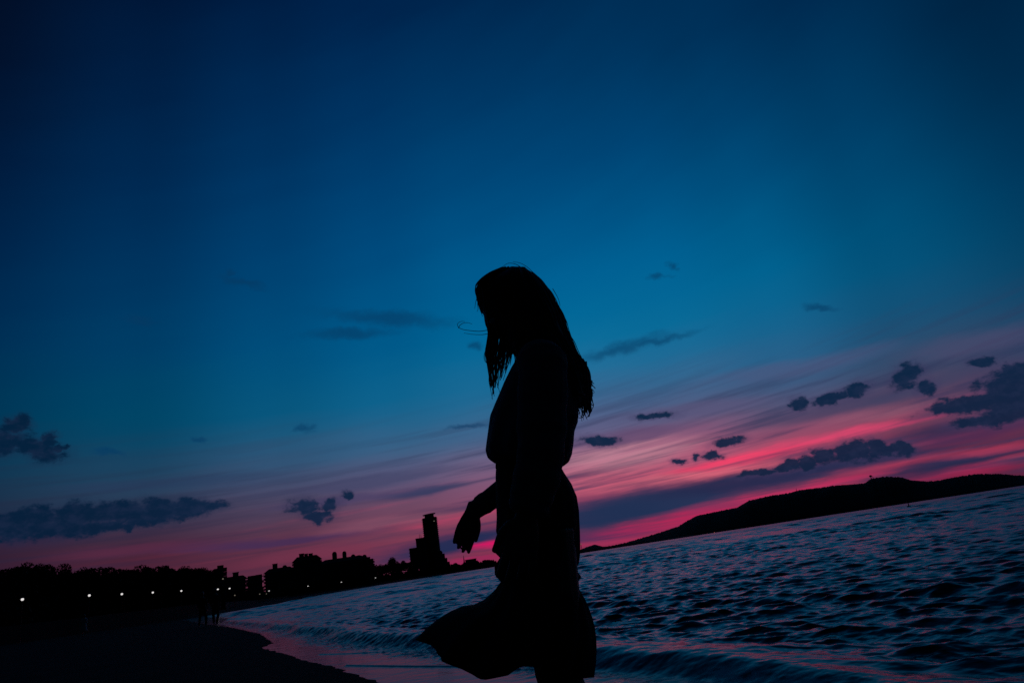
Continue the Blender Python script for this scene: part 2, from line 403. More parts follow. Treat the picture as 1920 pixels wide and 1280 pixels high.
for l in lams:
    th = math.radians(-112) + rng.normal(0, .5)
    k = 2 * math.pi / l; ph = rng.uniform(0, 2 * math.pi)
    slope = .034 if .16 < l < .6 else .026 if l <= .16 else .022 if l < 1.0 else .030
    w = np.clip((l / (2.6 * np.maximum(dr, R * .0018)) - .6) / 1.0, 0, 1)
    arg = k * (X * math.cos(th) + Y * math.sin(th)) + ph
    a = slope / k * w * (1 if l < 1.0 else sstep(R, 10, 55))
    H += a * np.cos(arg); DX -= .8 * a * math.cos(th) * np.sin(arg); DY -= .8 * a * math.sin(th) * np.sin(arg)
group_ = 1 + np.clip(wob(X, Y, 21, (9, 17, 40), .006), -.45, .6)
F_ = (.03 + .97 * sea_f) * group_
H *= F_; DX *= F_; DY *= F_
# two thin wavelets sliding up the wash
wl = np.zeros(X.shape)
for pl, aa in (([(600,1226),(650,1225),(720,1222)], .012), ([(650,1247),(700,1248),(780,1249),(860,1249),(1000,1256)], .014)):
    P = np.array([xy(onz(*p)) for p in pl]); wl = np.maximum(wl, aa * np.exp(-(polydist(P, X, Y) / .022) ** 2))
tm = (fade_end * sstep(qw, -.6, -.1) * (1 - sstep(qw, .2, .7)) * (1 - sstep(X, 2.0, 4.0))).ravel()
tb = np.zeros(tm.shape); xf, yf = X.ravel(), Y.ravel()
for i in np.nonzero((tm > .02) & (R.ravel() < 45))[0]:     # the tumbling front is broken up
    p = Vector((xf[i] * 8, yf[i] * 8, 1.7)); tb[i] = tm[i] * (mnoise.fractal(p, .8, 2.1, 4) * .014 * (1 - .7 * min(1, max(0, xf[i] + .8))))
Z = H + ridge + wl + tb.reshape(X.shape)
Z = np.where(S < -.3, -.4, Z)
V = np.stack([X + DX, Y + DY, Z], -1).reshape(-1, 3)
sea_m = bpy.data.materials.new('sea_water'); sea_m.use_nodes = True
t = sea_m.node_tree; b = t.nodes['Principled BSDF']
b.inputs['Base Color'].default_value = (.002, .006, .011, 1); b.inputs['IOR'].default_value = 1.333
ge = t.nodes.new('ShaderNodeNewGeometry'); le = t.nodes.new('ShaderNodeVectorMath'); le.operation = 'LENGTH'
t.links.new(ge.outputs['Position'], le.inputs[0])
mr = t.nodes.new('ShaderNodeMapRange'); t.links.new(le.outputs['Value'], mr.inputs[0])
for i, v in zip((1, 2, 3, 4), (4, 220, .08, .24)): mr.inputs[i].default_value = v
t.links.new(mr.outputs[0], b.inputs['Roughness'])
nz = t.nodes.new('ShaderNodeTexNoise'); nz.inputs['Scale'].default_value = 9; nz.inputs['Detail'].default_value = 4
mp = t.nodes.new('ShaderNodeMapping'); mp.inputs['Scale'].default_value = (.7, 1.3, 1); mp.inputs['Rotation'].default_value = (0, 0, .35)
t.links.new(ge.outputs['Position'], mp.inputs[0]); t.links.new(mp.outputs[0], nz.inputs['Vector'])
at = t.nodes.new('ShaderNodeAttribute'); at.attribute_name = 'chop'
ml = t.nodes.new('ShaderNodeMath'); ml.operation = 'MULTIPLY'; ml.inputs[1].default_value = .55; t.links.new(at.outputs['Fac'], ml.inputs[0])
sl = t.nodes.new('ShaderNodeMapRange'); t.links.new(at.outputs['Fac'], sl.inputs[0])
for i, v in zip((1, 2, 3, 4), (.25, .8, .10, .34)): sl.inputs[i].default_value = v
t.links.new(sl.outputs[0], b.inputs['Specular IOR Level'])
bp = t.nodes.new('ShaderNodeBump'); bp.inputs['Distance'].default_value = .02
t.links.new(ml.outputs[0], bp.inputs['Strength']); t.links.new(nz.outputs['Fac'], bp.inputs['Height']); t.links.new(bp.outputs[0], b.inputs['Normal'])
# foam where the breaker tumbles
fo = t.nodes.new('ShaderNodeBsdfDiffuse'); fo.inputs[0].default_value = (.8, .82, .85, 1)
fa = t.nodes.new('ShaderNodeAttribute'); fa.attribute_name = 'foam'
fn = t.nodes.new('ShaderNodeTexNoise'); fn.inputs['Scale'].default_value = 14; fn.inputs['Detail'].default_value = 6; t.links.new(ge.outputs['Position'], fn.inputs['Vector'])
fr = t.nodes.new('ShaderNodeMapRange'); fr.inputs[1].default_value = .40; fr.inputs[2].default_value = .62; t.links.new(fn.outputs['Fac'], fr.inputs[0])
fm = t.nodes.new('ShaderNodeMath'); fm.operation = 'MULTIPLY'; t.links.new(fa.outputs['Fac'], fm.inputs[0]); t.links.new(fr.outputs[0], fm.inputs[1])
mx = t.nodes.new('ShaderNodeMixShader'); t.links.new(fm.outputs[0], mx.inputs[0]); t.links.new(b.outputs[0], mx.inputs[1]); t.links.new(fo.outputs[0], mx.inputs[2])
t.links.new(mx.outputs[0], t.nodes['Material Output'].inputs[0])
sea = structure(link_mesh('sea', V, gridfaces(len(rs), len(az), True), sea_m))
foam = (sstep(qw, -.55, -.10) * (1 - sstep(qw, .10, .24)) * fade_end * (1 - sstep(X, 2.0, 5.0)) * sstep(wob(X, Y, 17, (.8, 2.2), .4), -.9, .6) * 1.0)
for nm, arr in (('chop', .25 + .75 * sea_f), ('foam', foam)):
    a_ = sea.data.attributes.new(nm, 'FLOAT', 'POINT'); a_.data.foreach_set('value', arr.astype(np.float32).ravel())
del X, Y, R, H, DX, DY, V, Z
# ------------------------------------------------------------------ far hills
def ridge_hill(name, prof, r_near, r_ridge, r_far, seed, lump):
    """Terrain strip: skyline given by sight lines at the ridge distance, sloping down to the water on both sides."""
    xs = np.arange(prof[0][0], prof[-1][0] + .1, 1.5); ys = np.interp(xs, [p[0] for p in prof], [p[1] for p in prof])
    dirs = [ray(x, y) for x, y in zip(xs, ys)]
    azs = np.array([math.atan2(d.x, d.y) for d in dirs]); tz = np.array([d.z / math.hypot(d.x, d.y) for d in dirs])
    random.seed(seed); nse = np.array([mnoise.fractal(Vector((a * 420, seed, 0)), .9, 2.0, 4) for a in azs])
    hr = CAM_Z + tz * r_ridge + nse * lump
    us = [0, .03, .12, .25, .4, .55, .7, .85, 1, 1.2, 1.5, 1.8, 2]
    V = []
    for u in us:
        for a, h in zip(azs, hr):
            r = r_near + (r_ridge - r_near) * u if u <= 1 else r_ridge + (r_far - r_ridge) * (u - 1)
            k = math.sin(min(u, 1) * math.pi / 2) if u <= 1 else math.cos((u - 1) * math.pi / 2)
            z = max(h, .5) * k * (1 if u in (0, 1) else 1 + .10 * mnoise.noise(Vector((a * 60, u * 3, seed)))) - (3 if u in (0, 2) else 0)
            if 0 < u < 1: z = min(z, CAM_Z + (h - CAM_Z) * r / r_ridge * .97)
            V.append((math.sin(a) * r, math.cos(a) * r, z))
    return structure(link_mesh(name, np.array(V), gridfaces(len(us), len(azs)), MAT['hill']))
HILL = [(1098,1030),(1130,1026),(1176,1016),(1233,999),(1272,986),(1290,975),(1307,966),(1351,957),(1382,951),(1404,938),(1443,929),(1478,924),(1500,918),(1544,913),(1561,910),(1605,907),(1622,905),(1633,897),(1657,893),(1688,894),(1710,900),(1741,902),(1762,900),(1789,894),(1832,888),(1876,888),(1911,891),(1960,893),(2040,890),(2120,888),(2220,880),(2320,872)]
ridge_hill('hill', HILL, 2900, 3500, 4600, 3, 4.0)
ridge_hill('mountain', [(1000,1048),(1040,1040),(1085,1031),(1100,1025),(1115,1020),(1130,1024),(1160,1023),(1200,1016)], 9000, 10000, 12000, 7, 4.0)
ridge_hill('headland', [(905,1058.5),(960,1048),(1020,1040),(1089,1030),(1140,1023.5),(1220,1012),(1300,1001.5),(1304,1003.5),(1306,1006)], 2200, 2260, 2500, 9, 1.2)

# ------------------------------------------------------------------ buildings on the far shore
def site(px, r):
    """Ground point on the sight line of column px at distance r, and the heading that faces the beach."""
    y = 909 + (1920 - px) * .153
    d = ray(px, y); h = math.hypot(d.x, d.y)
    p = Vector((d.x / h * r, d.y / h * r, 0)); p.z = max(.3, float(land_z(np.array([p.x]), np.array([p.y]))[0]))
    return p, -math.atan2(d.x, d.y)
def hgt(px, py, r): d = ray(px, py); return CAM_Z + d.z / math.hypot(d.x, d.y) * r
def wid(a, b, py, r): return (atr(a, py, r) - atr(b, py, r)).length

def storeys(m, w, d, z0, z1, n, slab=.35, over=.9, y0=0.0, x0=0.0):
    """wall block with floor slabs standing proud as balconies"""
    m.box((x0, y0, (z0 + z1) / 2), (w, d, z1 - z0))
def balconies(root, w, d, z0, z1, n, over=1.1, x0=0.0):
    s = MB(); hs = (z1 - z0) / n
    for k in range(1, n + 1): s.box((x0, 0, z0 + k * hs - .15), (w + 2 * over, d + 2 * over, .3))
    for k in range(1, n): s.box((x0, -d / 2 - over + .06, z0 + k * hs + .55), (w + 2 * over - .1, .1, 1.0))
    s.build('balcony', MAT['concrete'], root)
def windows(root, w, d, z0, z1, n, cols, x0=0.0):
    hs = (z1 - z0) / n; me = None
    k0 = 0
    for k in range(n):
        for c in range(cols):
            if k0 >= 24: return
            k0 += 1
            x = x0 + (c + .5) / cols * w - w / 2
            if me is None:
                s = MB(); ww = w / cols * .55
                s.box((0, 0, 0), (ww, .12, hs * .55)); s.box((0, .02, 0), (ww + .25, .1, hs * .55 + .25))
                o = s.build('window', MAT['glass'], root); me = o.data; o.matrix_parent_inverse = Matrix()
            else:
                o = bpy.data.objects.new('window', me); col.objects.link(o); o.parent = root
            o.location = (x, -d / 2 - .03, z0 + (k + .52) * hs)
def part(m, name, mt, root):
    o = m.build(name, MAT[mt], root); o.matrix_parent_inverse = Matrix(); return o
def building(px, r, label, cat='building', group='buildings along the far shore', name='building'):
    p, rz = site(px, r); e = tag(empty(name, p, rz), label, cat, group); return e, p
# every builder works in the building's own frame: x along the shore, -y towards the beach
def fix_children(e):
    for c in e.children: c.matrix_parent_inverse = Matrix()

# slim tower with balcony rings and a tilted crown disc
R_T = 1080
e, p = building(816.5, R_T, 'tallest round tower on the skyline, with a tilted disc on its crown', 'tower', name='tower')
W_ = wid(794, 824, 1000, R_T); H_ = hgt(806, 970, R_T) - p.z
m = MB(); n = 28
def ring(rx, z, k=28, ry=None, cx=0.0): return [(cx + rx * math.cos(2 * math.pi * i / k), (ry or rx) * math.sin(2 * math.pi * i / k), z) for i in range(k)]
m.loft([ring(W_ * .46, 0), ring(W_ * .455, H_)]); part(m, 'wall', 'concrete', e)
m = MB()
for k in range(1, 30):
    z = H_ * k / 29.5
    m.loft([ring(W_ * .505, z - .35), ring(W_ * .505, z)])
part(m, 'balcony', 'concrete', e)
m = MB(); m.loft([ring(W_ * .30, H_), ring(W_ * .28, H_ + 4.5)]); part(m, 'crown', 'concrete', e)
m = MB(); tl = .06
m.loft([[(x, y, z + x * tl) for x, y, z in ring(W_ * .40, H_ + 4.2)], [(x, y, z + x * tl) for x, y, z in ring(W_ * .41, H_ + 5.4)]]); part(m, 'roof', 'metal', e)
m = MB(); zz = hgt(816, 977, R_T) - p.z; m.box((W_ * .27, -W_ * .39, zz), (1.6, .6, 1.4)); part(m, 'window', 'dim', e)

# stepped mid-rise against the tower, two aerials on it
r = 1060
e, p = building(795, r, 'stepped mid-rise block against the left foot of the tall tower, two aerials on its roof')
w = wid(780, 797, 1030, r); h = hgt(786, 1010, r) - p.z; w2 = wid(768, 782, 1040, r); h2 = hgt(775, 1027, r) - p.z
m = MB(); m.box((0, 0, h / 2 + 6), (w, 14, h - 12)); m.box((0, 8, h / 2), (w * .9, 4, h)); m.box((-(w + w2) / 2 + .3, 0, h2 / 2), (w2, 15, h2)); part(m, 'wall', 'concrete', e)
m = MB()
for k in range(1, 10): m.box((-(w + w2) / 2 + .3, 0, h2 * k / 9.3), (w2 + 2, 17, .4))
part(m, 'balcony', 'concrete', e)
m = MB(); m.box((0, 0, h + .5), (w + .6, 14.6, 1.0)); part(m, 'roof', 'roof', e)
for x, hh in ((-.5, 7.0), (1.6, 6.0)):
    m = MB(); m.tube([(x, 0, h), (x, 0, h + hh)], [.3, .18], 6); m.box((x, 0, h + hh * .7), (1.4, .15, .15)); part(m, 'aerial', 'metal', e)

# terraced round-shouldered block right of the tower
r = 1050
e, p = building(834, r, 'round-shouldered terraced block against the right foot of the tall tower')
w = wid(822, 843, 1045, r)
hs = [hgt(x, y, r) - p.z for x, y in ((828, 1034), (834, 1037), (839, 1045), (843, 1052))]
m = MB()
for k, h in enumerate(hs):
    ww = w * (.5 + .18 * k); m.box((-w * .5 + ww / 2 + .0, .2 * k, h / 2), (ww, 14 + .6 * k, h))
part(m, 'wall', 'concrete', e)
m = MB(); ww = w * .5; m.loft([ring(ww * .5, hs[0], 18, 7, -w * .25), ring(ww * .42, hs[0] + 1.2, 18, 6, -w * .25), ring(ww * .2, hs[0] + 1.9, 18, 3, -w * .25)]); part(m, 'roof', 'roof', e)
windows(e, w * .5, 14, 2, hs[0], 4, 3, -w * .25)

# low hall with a thin spire
r = 1090
e, p = building(884, r, 'low flat-roofed hall with a thin spire at its left end, right of the tall tower', 'hall', name='hall')
w = wid(869, 897, 1055, r); h = hgt(884, 1048, r) - p.z
m = MB(); m.box((0, 0, h * .4), (w, 16, h * .8)); m.box((w * .03, 1, h * .9), (w * .74, 12, h * .2)); part(m, 'wall', 'concrete', e)
m = MB(); m.box((w * .03, 1, h + .25), (w * .8, 13, .5)); part(m, 'roof', 'roof', e)
m = MB(); hm = hgt(872, 1040, r) - p.z; m.tube([(-w * .42, 0, h * .8), (-w * .42, 0, h * 1.05), (-w * .42, 0, hm)], [1.1, .7, .15], 8); part(m, 'spire', 'metal', e)
windows(e, w, 16, .6, h * .8, 1, 6)

# apartment blocks, left to right
def block(px0, px1, pyl, pyr, r, label, floors, boxes=(), hip=True, balc=True, cols=6, dome=False):
    e, p = building((px0 + px1) / 2 + .06 * (909 + (1920 - px0) * .153 - pyl), r, label)
    w = wid(px0, px1, (pyl + pyr) / 2, r); h = hgt((px0 + px1) / 2, (pyl + pyr) / 2, r) - p.z
    d = w * .45 if w < 40 else 18; hb = h * (.88 if hip else 1)
    m = MB(); m.box((0, 0, hb / 2), (w, d, hb)); part(m, 'wall', 'concrete', e)
    m = MB()
    if hip:
        a, b_ = w / 2 + .8, d / 2 + .8; k = .28
        m.add([(-a, -b_, hb), (a, -b_, hb), (a, b_, hb), (-a, b_, hb), (-a * (1 - k * 1.2), -b_ * .35, h), (a * (1 - k * 1.2), -b_ * .35, h), (a * (1 - k * 1.2), b_ * .35, h), (-a * (1 - k * 1.2), b_ * .35, h)],
              [(3, 2, 1, 0), (4, 5, 6, 7), (0, 1, 5, 4), (1, 2, 6, 5), (2, 3, 7, 6), (3, 0, 4, 7)])
    else:
        for sy in (-1, 1): m.box((0, sy * (d / 2 - .15), h + .45), (w, .3, .9))
        for sx in (-1, 1): m.box((sx * (w / 2 - .15), 0, h + .45), (.3, d - .6, .9))
    part(m, 'roof', 'roof', e)
    if balc: balconies(e, w, d, .5, hb, floors, 1.0); fix_children(e)
    windows(e, w * .95, d, .5, hb, floors, cols)
    for bx, bw, by, dm in boxes:
        x = wid(px0, bx, pyl, r) - w / 2; hh = hgt(bx, by, r) - p.z; bw = bw * r / FPX
        m = MB()
        if dm:
            m.loft([ring(bw / 2, h - 2.5, 16, None, x), ring(bw / 2, hh - bw * .45, 16, None, x), ring(bw * .42, hh - bw * .2, 16, None, x), ring(bw * .2, hh, 16, None, x)])
            part(m, 'stair_turret', 'concrete', e)
        else:
            m.box((x, 0, (h - 2 + hh) / 2), (bw, bw * .8, hh - h + 2)); m.box((x, 0, hh + .12), (bw + .5, bw * .8 + .5, .24)); part(m, 'roof_house', 'concrete', e)
    return e
block(404, 416, 1066, 1064.5, 250, 'narrow slab tower at the right end of the dark woodland', 9, (), False, True, 2)
block(396, 407, 1073, 1072, 262, 'low flat block tucked between the woodland and the narrow slab tower', 6, (), False, True, 2)
block(419, 458, 1084, 1076, 380, 'small hip-roofed block with one square roof house, right of the woodland', 6, ((440, 9, 1073.5, 0),), True, True, 5)
block(463, 490, 1084, 1078, 500, 'lowest long block, its roof rising to the right in two steps', 4, ((474, 14, 1082, 0), (484, 9, 1077.5, 0)), False, True, 4)
block(496, 550, 1070, 1058, 560, 'hip-roofed apartment block with two roof houses, left of the balconied block', 8, ((515, 8, 1057, 0), (533, 8, 1059, 1)), True, True, 6)
block(549, 600, 1044, 1040, 620, 'tall apartment block with three square roof houses and balconies on its left edge', 11, ((565, 8, 1038, 0), (573.5, 6, 1038, 0), (582, 7, 1037.5, 0)), True, True, 6)
block(596, 690, 1052, 1038, 640, 'longest apartment block, a row of round stair turrets along its roof', 10, ((628.5, 8, 1033.5, 1), (647, 7, 1032.5, 1), (663, 8, 1038.5, 1), (673, 8, 1040, 1), (684, 8, 1039, 1)), True, True, 10)
block(688, 701, 1051, 1047, 650, 'short stepped end block at the right of the long turreted block', 9, ((692, 6, 1044, 0),), False, True, 3)

# ------------------------------------------------------------------ trees
def crown_mesh(name, rx, rz_, seed, n, leaf, lobes=9):
    g = np.random.default_rng(seed); v = []; f = []
    C = [(g.uniform(-.55, .55) * rx, g.uniform(-.55, .55) * rx, g.uniform(-.35, .55) * rz_, g.uniform(.26, .42)) for _ in range(lobes)] + [(0, 0, 0, .6)]
    for _ in range(n):
        c = C[g.integers(len(C))]; d = g.normal(size=3); d /= np.linalg.norm(d); k = g.uniform(.3, 1.0) ** .36
        p = Vector((c[0] + d[0] * c[3] * rx * k, c[1] + d[1] * c[3] * rx * k, c[2] + d[2] * c[3] * rz_ * k))
        a = Vector(g.normal(size=3)).normalized(); b_ = Vector(g.normal(size=3)).normalized(); s = leaf * g.uniform(.6, 1.5); i = len(v)
        v += [p - a * s, p + b_ * s * .6, p + a * s, p - b_ * s * .6]; f.append((i, i + 1, i + 2, i + 3))
    me = bpy.data.meshes.new(name); me.from_pydata([tuple(q) for q in v], [], f); me.materials.append(MAT['leaf']); return me
def trunk_mesh(name, h, r, seed):
    g = random.Random(seed); m = MB(); bend = g.uniform(-.06, .06) * h
    pts = [(0, 0, -.3), (bend * .3, 0, h * .3), (bend, 0, h * .7), (bend * .6, 0, h)]
    m.tube(pts, [r * 1.3, r, r * .75, r * .4], 8, ref=Vector((0, 1, .01)))
    for k in range(5):
        a = g.uniform(0, 6.28); z = h * g.uniform(.55, .85)
        m.tube([(bend * .8, 0, z), (bend * .8 + math.cos(a) * h * .14, math.sin(a) * h * .14, z + h * .12), (bend * .8 + math.cos(a) * h * .26, math.sin(a) * h * .26, z + h * .26)], [r * .5, r * .33, r * .12], 6, ref=Vector((0, 1, .01)))
    me = bpy.data.meshes.new(name); me.from_pydata([tuple(q) for q in m.v], [], m.f); me.materials.append(MAT['bark']); return me
CR = [crown_mesh('crown', 1, 1, 40 + k, 7000, .048, 16) for k in range(5)]
TR = [trunk_mesh('trunk', 1, .028, 60 + k) for k in range(5)]
def tree(px, py, r, wpx, label, group, k, name='tree', squat=.62):
    p, rz = site(px, r); e = tag(empty(name, p, rz + k), label, 'tree', group)
    top = hgt(px, py, r) - p.z; rx = wpx * r / FPX / 2; rzz = top * squat / 1.7
    c = bpy.data.objects.new('crown', CR[k % 5]); col.objects.link(c); c.parent = e
    c.location = (0, 0, top - rzz * .97); c.scale = (rx, rx, rzz)
    t_ = bpy.data.objects.new('trunk', TR[k % 5]); col.objects.link(t_); t_.parent = e; t_.scale = (top * .8,) * 3
    return e
WOOD = [(-20,1056,60),(14,1055,44),(38,1050,40),(62,1052,34),(82,1051,38),(103,1058,34),(124,1062,30),(141,1061,26),(160,1062,34),(182,1057,40),(208,1062,38),(230,1058,38),(256,1057,40),(280,1060,36),(300,1054,34),(318,1055,36),(338,1058,36),(356,1057,36),(374,1060,34),(388,1063,28),(397,1073,20)]
ORD = ['first', 'second', 'third', 'fourth', 'fifth', 'sixth', 'seventh', 'eighth', 'ninth', 'tenth', 'eleventh', 'twelfth', 'thirteenth', 'fourteenth', 'fifteenth', 'sixteenth', 'seventeenth', 'eighteenth', 'nineteenth', 'twentieth', 'twenty-first']
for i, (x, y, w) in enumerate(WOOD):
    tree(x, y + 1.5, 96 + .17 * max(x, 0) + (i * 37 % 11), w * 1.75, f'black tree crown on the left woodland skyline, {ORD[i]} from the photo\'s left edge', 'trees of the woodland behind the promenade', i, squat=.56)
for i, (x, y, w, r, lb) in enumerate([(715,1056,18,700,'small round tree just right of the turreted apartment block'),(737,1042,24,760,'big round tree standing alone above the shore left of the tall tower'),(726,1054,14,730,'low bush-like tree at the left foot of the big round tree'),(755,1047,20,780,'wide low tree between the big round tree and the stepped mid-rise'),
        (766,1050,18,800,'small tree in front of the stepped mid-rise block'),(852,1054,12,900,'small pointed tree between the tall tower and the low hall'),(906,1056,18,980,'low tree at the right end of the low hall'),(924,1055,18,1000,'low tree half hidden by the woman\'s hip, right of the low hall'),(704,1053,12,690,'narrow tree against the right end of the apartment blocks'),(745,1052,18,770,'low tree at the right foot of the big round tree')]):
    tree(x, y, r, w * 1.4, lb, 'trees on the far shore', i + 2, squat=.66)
# bushes under the woodland and along the far promenade, one continuous mass
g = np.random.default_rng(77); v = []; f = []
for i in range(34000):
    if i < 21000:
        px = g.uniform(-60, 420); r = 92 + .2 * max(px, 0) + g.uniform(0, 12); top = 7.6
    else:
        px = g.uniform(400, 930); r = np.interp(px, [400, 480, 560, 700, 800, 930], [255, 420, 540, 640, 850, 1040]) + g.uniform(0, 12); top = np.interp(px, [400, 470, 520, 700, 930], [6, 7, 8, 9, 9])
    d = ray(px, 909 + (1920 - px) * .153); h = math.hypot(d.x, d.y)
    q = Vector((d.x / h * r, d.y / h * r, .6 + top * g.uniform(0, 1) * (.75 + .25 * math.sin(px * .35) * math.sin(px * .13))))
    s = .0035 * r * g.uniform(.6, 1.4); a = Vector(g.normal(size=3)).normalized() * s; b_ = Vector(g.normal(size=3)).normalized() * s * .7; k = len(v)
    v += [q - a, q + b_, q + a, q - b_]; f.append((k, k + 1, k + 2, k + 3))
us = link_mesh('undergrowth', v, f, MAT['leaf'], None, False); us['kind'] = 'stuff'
tag(us, 'dark bushes massed under the trees and along the far promenade', 'bushes')
# promenade wall, dark stone, in front of the bushes
def strip_wall(name, pts, h, th, mt):
    m = MB(); P = [Vector((x, y, 0)) for x, y in pts]; A = []; B = []
    for i, p in enumerate(P):
        d = (P[min(i + 1, len(P) - 1)] - P[max(i - 1, 0)]).normalized(); n_ = Vector((d.y, -d.x, 0)); A.append(p + n_ * th / 2); B.append(p - n_ * th / 2)
    Z = Vector((0, 0, h)); D = Vector((0, 0, -1.0))
    m.loft([[a + D, a + Z, b + Z, b + D] for a, b in zip(A, B)]); return m.build(name, MAT[mt])
SEAWALL = [xy(atr(px, 909 + (1920 - px) * .153, r)) for px, r in ((-80,80),(40,88),(160,100),(280,122),(380,150),(440,240),(480,400),(540,500),(620,560),(700,610),(760,720),(830,860),(900,985),(960,1060))]
tag(strip_wall('promenade_wall', SEAWALL, 2.1, .6, 'stone'), 'low dark promenade wall along the back of the beach', 'wall')

# ------------------------------------------------------------------ promenade lamps
def lamp_parts():
    e = empty('street_lamp', (0, 0, 0))
    m = MB(); m.tube([(0, 0, 0), (0, 0, .5), (0, 0, 5.0)], [.11, .07, .05], 8, ref=Vector((0, 1, .01))); part(m, 'pole', 'metal', e)
    m = MB(); m.loft([ring(.13, 0, 10), ring(.13, .28, 10)]); part(m, 'base', 'metal', e)
    m = MB(); m.loft([ring(.06, 5.42, 14), ring(.30, 5.36, 14), ring(.33, 5.28, 14)]); part(m, 'lamp_shade', 'metal', e)
    m = MB(); m.ball((0, 0, 5.14), (.29, .29, .17), 14, 8); o = m.build('lamp_lens', MAT['lamp'], e, True); o.matrix_parent_inverse = Matrix()
    return e
def copy_tree(o, parent=None):
    c = o.copy(); col.objects.link(c); c.parent = parent
    for ch in o.children: copy_tree(ch, c)
    return c
LAMPS = [(42,1123,1.0,'white street lamp nearest the left edge of the photo'),(167.5,1115.5,.95,'white street lamp above the pale-dressed person'),(228.5,1113,.9,'third white street lamp from the left, under the dip of the woodland'),(286.5,1110,.85,'fourth white street lamp from the left, under the woodland'),(340,1107,.82,'white street lamp just left of the walking couple'),
         (408.5,1104,.95,'white street lamp above the right-hand walker of the couple'),(430.5,1102.5,.95,'white street lamp below the small hip-roofed block'),(504.5,1107,1.15,'white street lamp below the two-house apartment block'),(577.5,1098,1.15,'white street lamp below the three-house apartment block'),(640,1090.5,1.2,'white street lamp below the turreted apartment block'),(704,1082.5,1.25,'white street lamp at the right end of the apartment blocks')]
proto = lamp_parts()
for i, (px, py, s, lb) in enumerate(LAMPS):
    o = proto if i == 0 else copy_tree(proto)
    d = ray(px, py); d = d / math.hypot(d.x, d.y)
    # distance along the promenade wall, height from the sight line
    r = float(np.interp(px, [0, 42, 167, 286, 340, 408, 430, 505, 578, 640, 704], [80, 84, 97, 116, 130, 160, 172, 330, 420, 480, 560]))
    q = CAM + d * r; gz = max(.3, float(land_z(np.array([q.x]), np.array([q.y]))[0]))
    sc = (q.z - gz) / 5.14; o.location = (q.x, q.y, gz); tag(o, lb, 'street lamp', 'lit street lamps along the promenade')
    wide = .5 * s / sc * (r / 100) ** .6
    o.scale = (sc * wide, sc * wide, sc)
def small_light(px, py, r, label, mt='dim', s=.3):
    s *= .65
    d = ray(px, py); q = CAM + d * (r / math.hypot(d.x, d.y)); gz = float(land_z(np.array([q.x]), np.array([q.y]))[0])
    gz = gz if gz > 0 else 0.0
    e = tag(empty('bollard_light', (q.x, q.y, gz)), label, 'light', 'small dim lights along the shore')
    h = max(q.z - gz, .6)
    m = MB(); m.tube([(0, 0, 0), (0, 0, h - s * .8)], [s * .45, s * .35], 8, ref=Vector((0, 1, .01))); part(m, 'post', 'metal', e)
    m = MB(); m.ball((0, 0, h), (s, s, s * .9), 10, 6); part(m, 'lamp_lens', mt, e)
small_light(440.3, 1115.3, 170, 'dim low light right of the lamp under the hip-roofed block', s=.22)
small_light(487, 1113, 330, 'dim low light left of the lamp below the two-house block', s=.4)
small_light(499.5, 1112.5, 330, 'faint low light just below the lamp of the two-house block', s=.3)
small_light(418, 1084.5, 180, 'tiny pinkish light between the slab tower and the hip-roofed block', s=.28)
small_light(880, 1064.5, 985, 'dim yellow light in front of the low hall', s=1.1)
small_light(891.5, 1063, 985, 'fainter light right of the one before the low hall', s=.7)
small_light(1340, 1000, 2860, 'tiny reddish light at the foot of the right-hand hill', 'red', s=2.2)
small_light(1089.3, 1019.5, 2250, 'small pale beacon on the headland behind the woman\'s back', 'dim', s=2.6)

# masts on the hill, marker post in the water
def mast(px, py0, py1, r, label, wm, name='mast', head=False):
    d = ray(px, py0); q = CAM + d * (r / math.hypot(d.x, d.y)); h = hgt(px, py1, r) - q.z
    e = tag(empty(name, q, 0), label, 'mast')
    m = MB(); m.tube([(0, 0, -3), (0, 0, h)], [wm, wm * .5], 8, ref=Vector((0, 1, .01))); part(m, 'pole', 'metal', e)
    m = MB()
    if head:
        m.loft([ring(wm * 1.2, h * .55, 14), ring(wm * 2.6, h * .7, 14), ring(wm * 2.6, h * .85, 14), ring(wm * 1.0, h, 14)])
    else:
        for k in (.45, .65, .85): m.box((0, 0, h * k), (wm * 4, wm * .6, wm * .6))
    part(m, 'platform' if head else 'antenna', 'metal', e)
mast(1494, 920.5, 915, 3470, 'thin aerial mast on the left shoulder of the hill', 1.0)
mast(1634, 898, 890, 3480, 'lookout tower with a bulging head on the hill\'s highest rise', 2.4, 'lookout_tower', True)
mast(1637.5, 897, 892, 3485, 'slim pole right beside the lookout tower on the hill', 1.0)
q = onz(1703, 951); q.z = 0
rr = 150; d = ray(1703, 944); q = CAM + d * (rr / math.hypot(d.x, d.y)); q.z = 0
e = tag(empty('marker_buoy', q, 0), 'small dark marker buoy on the water below the hill', 'buoy')
m = MB(); m.loft([ring(.35, -.3, 14), ring(.42, .1, 14), ring(.30, .3, 14)]); part(m, 'float', 'metal', e)
m = MB(); m.tube([(0, 0, .3), (0, 0, 1.0)], [.1, .07], 8, ref=Vector((0, 1, .01))); m.ball((0, 0, 1.1), .2, 10, 6); part(m, 'topmark', 'metal', e)

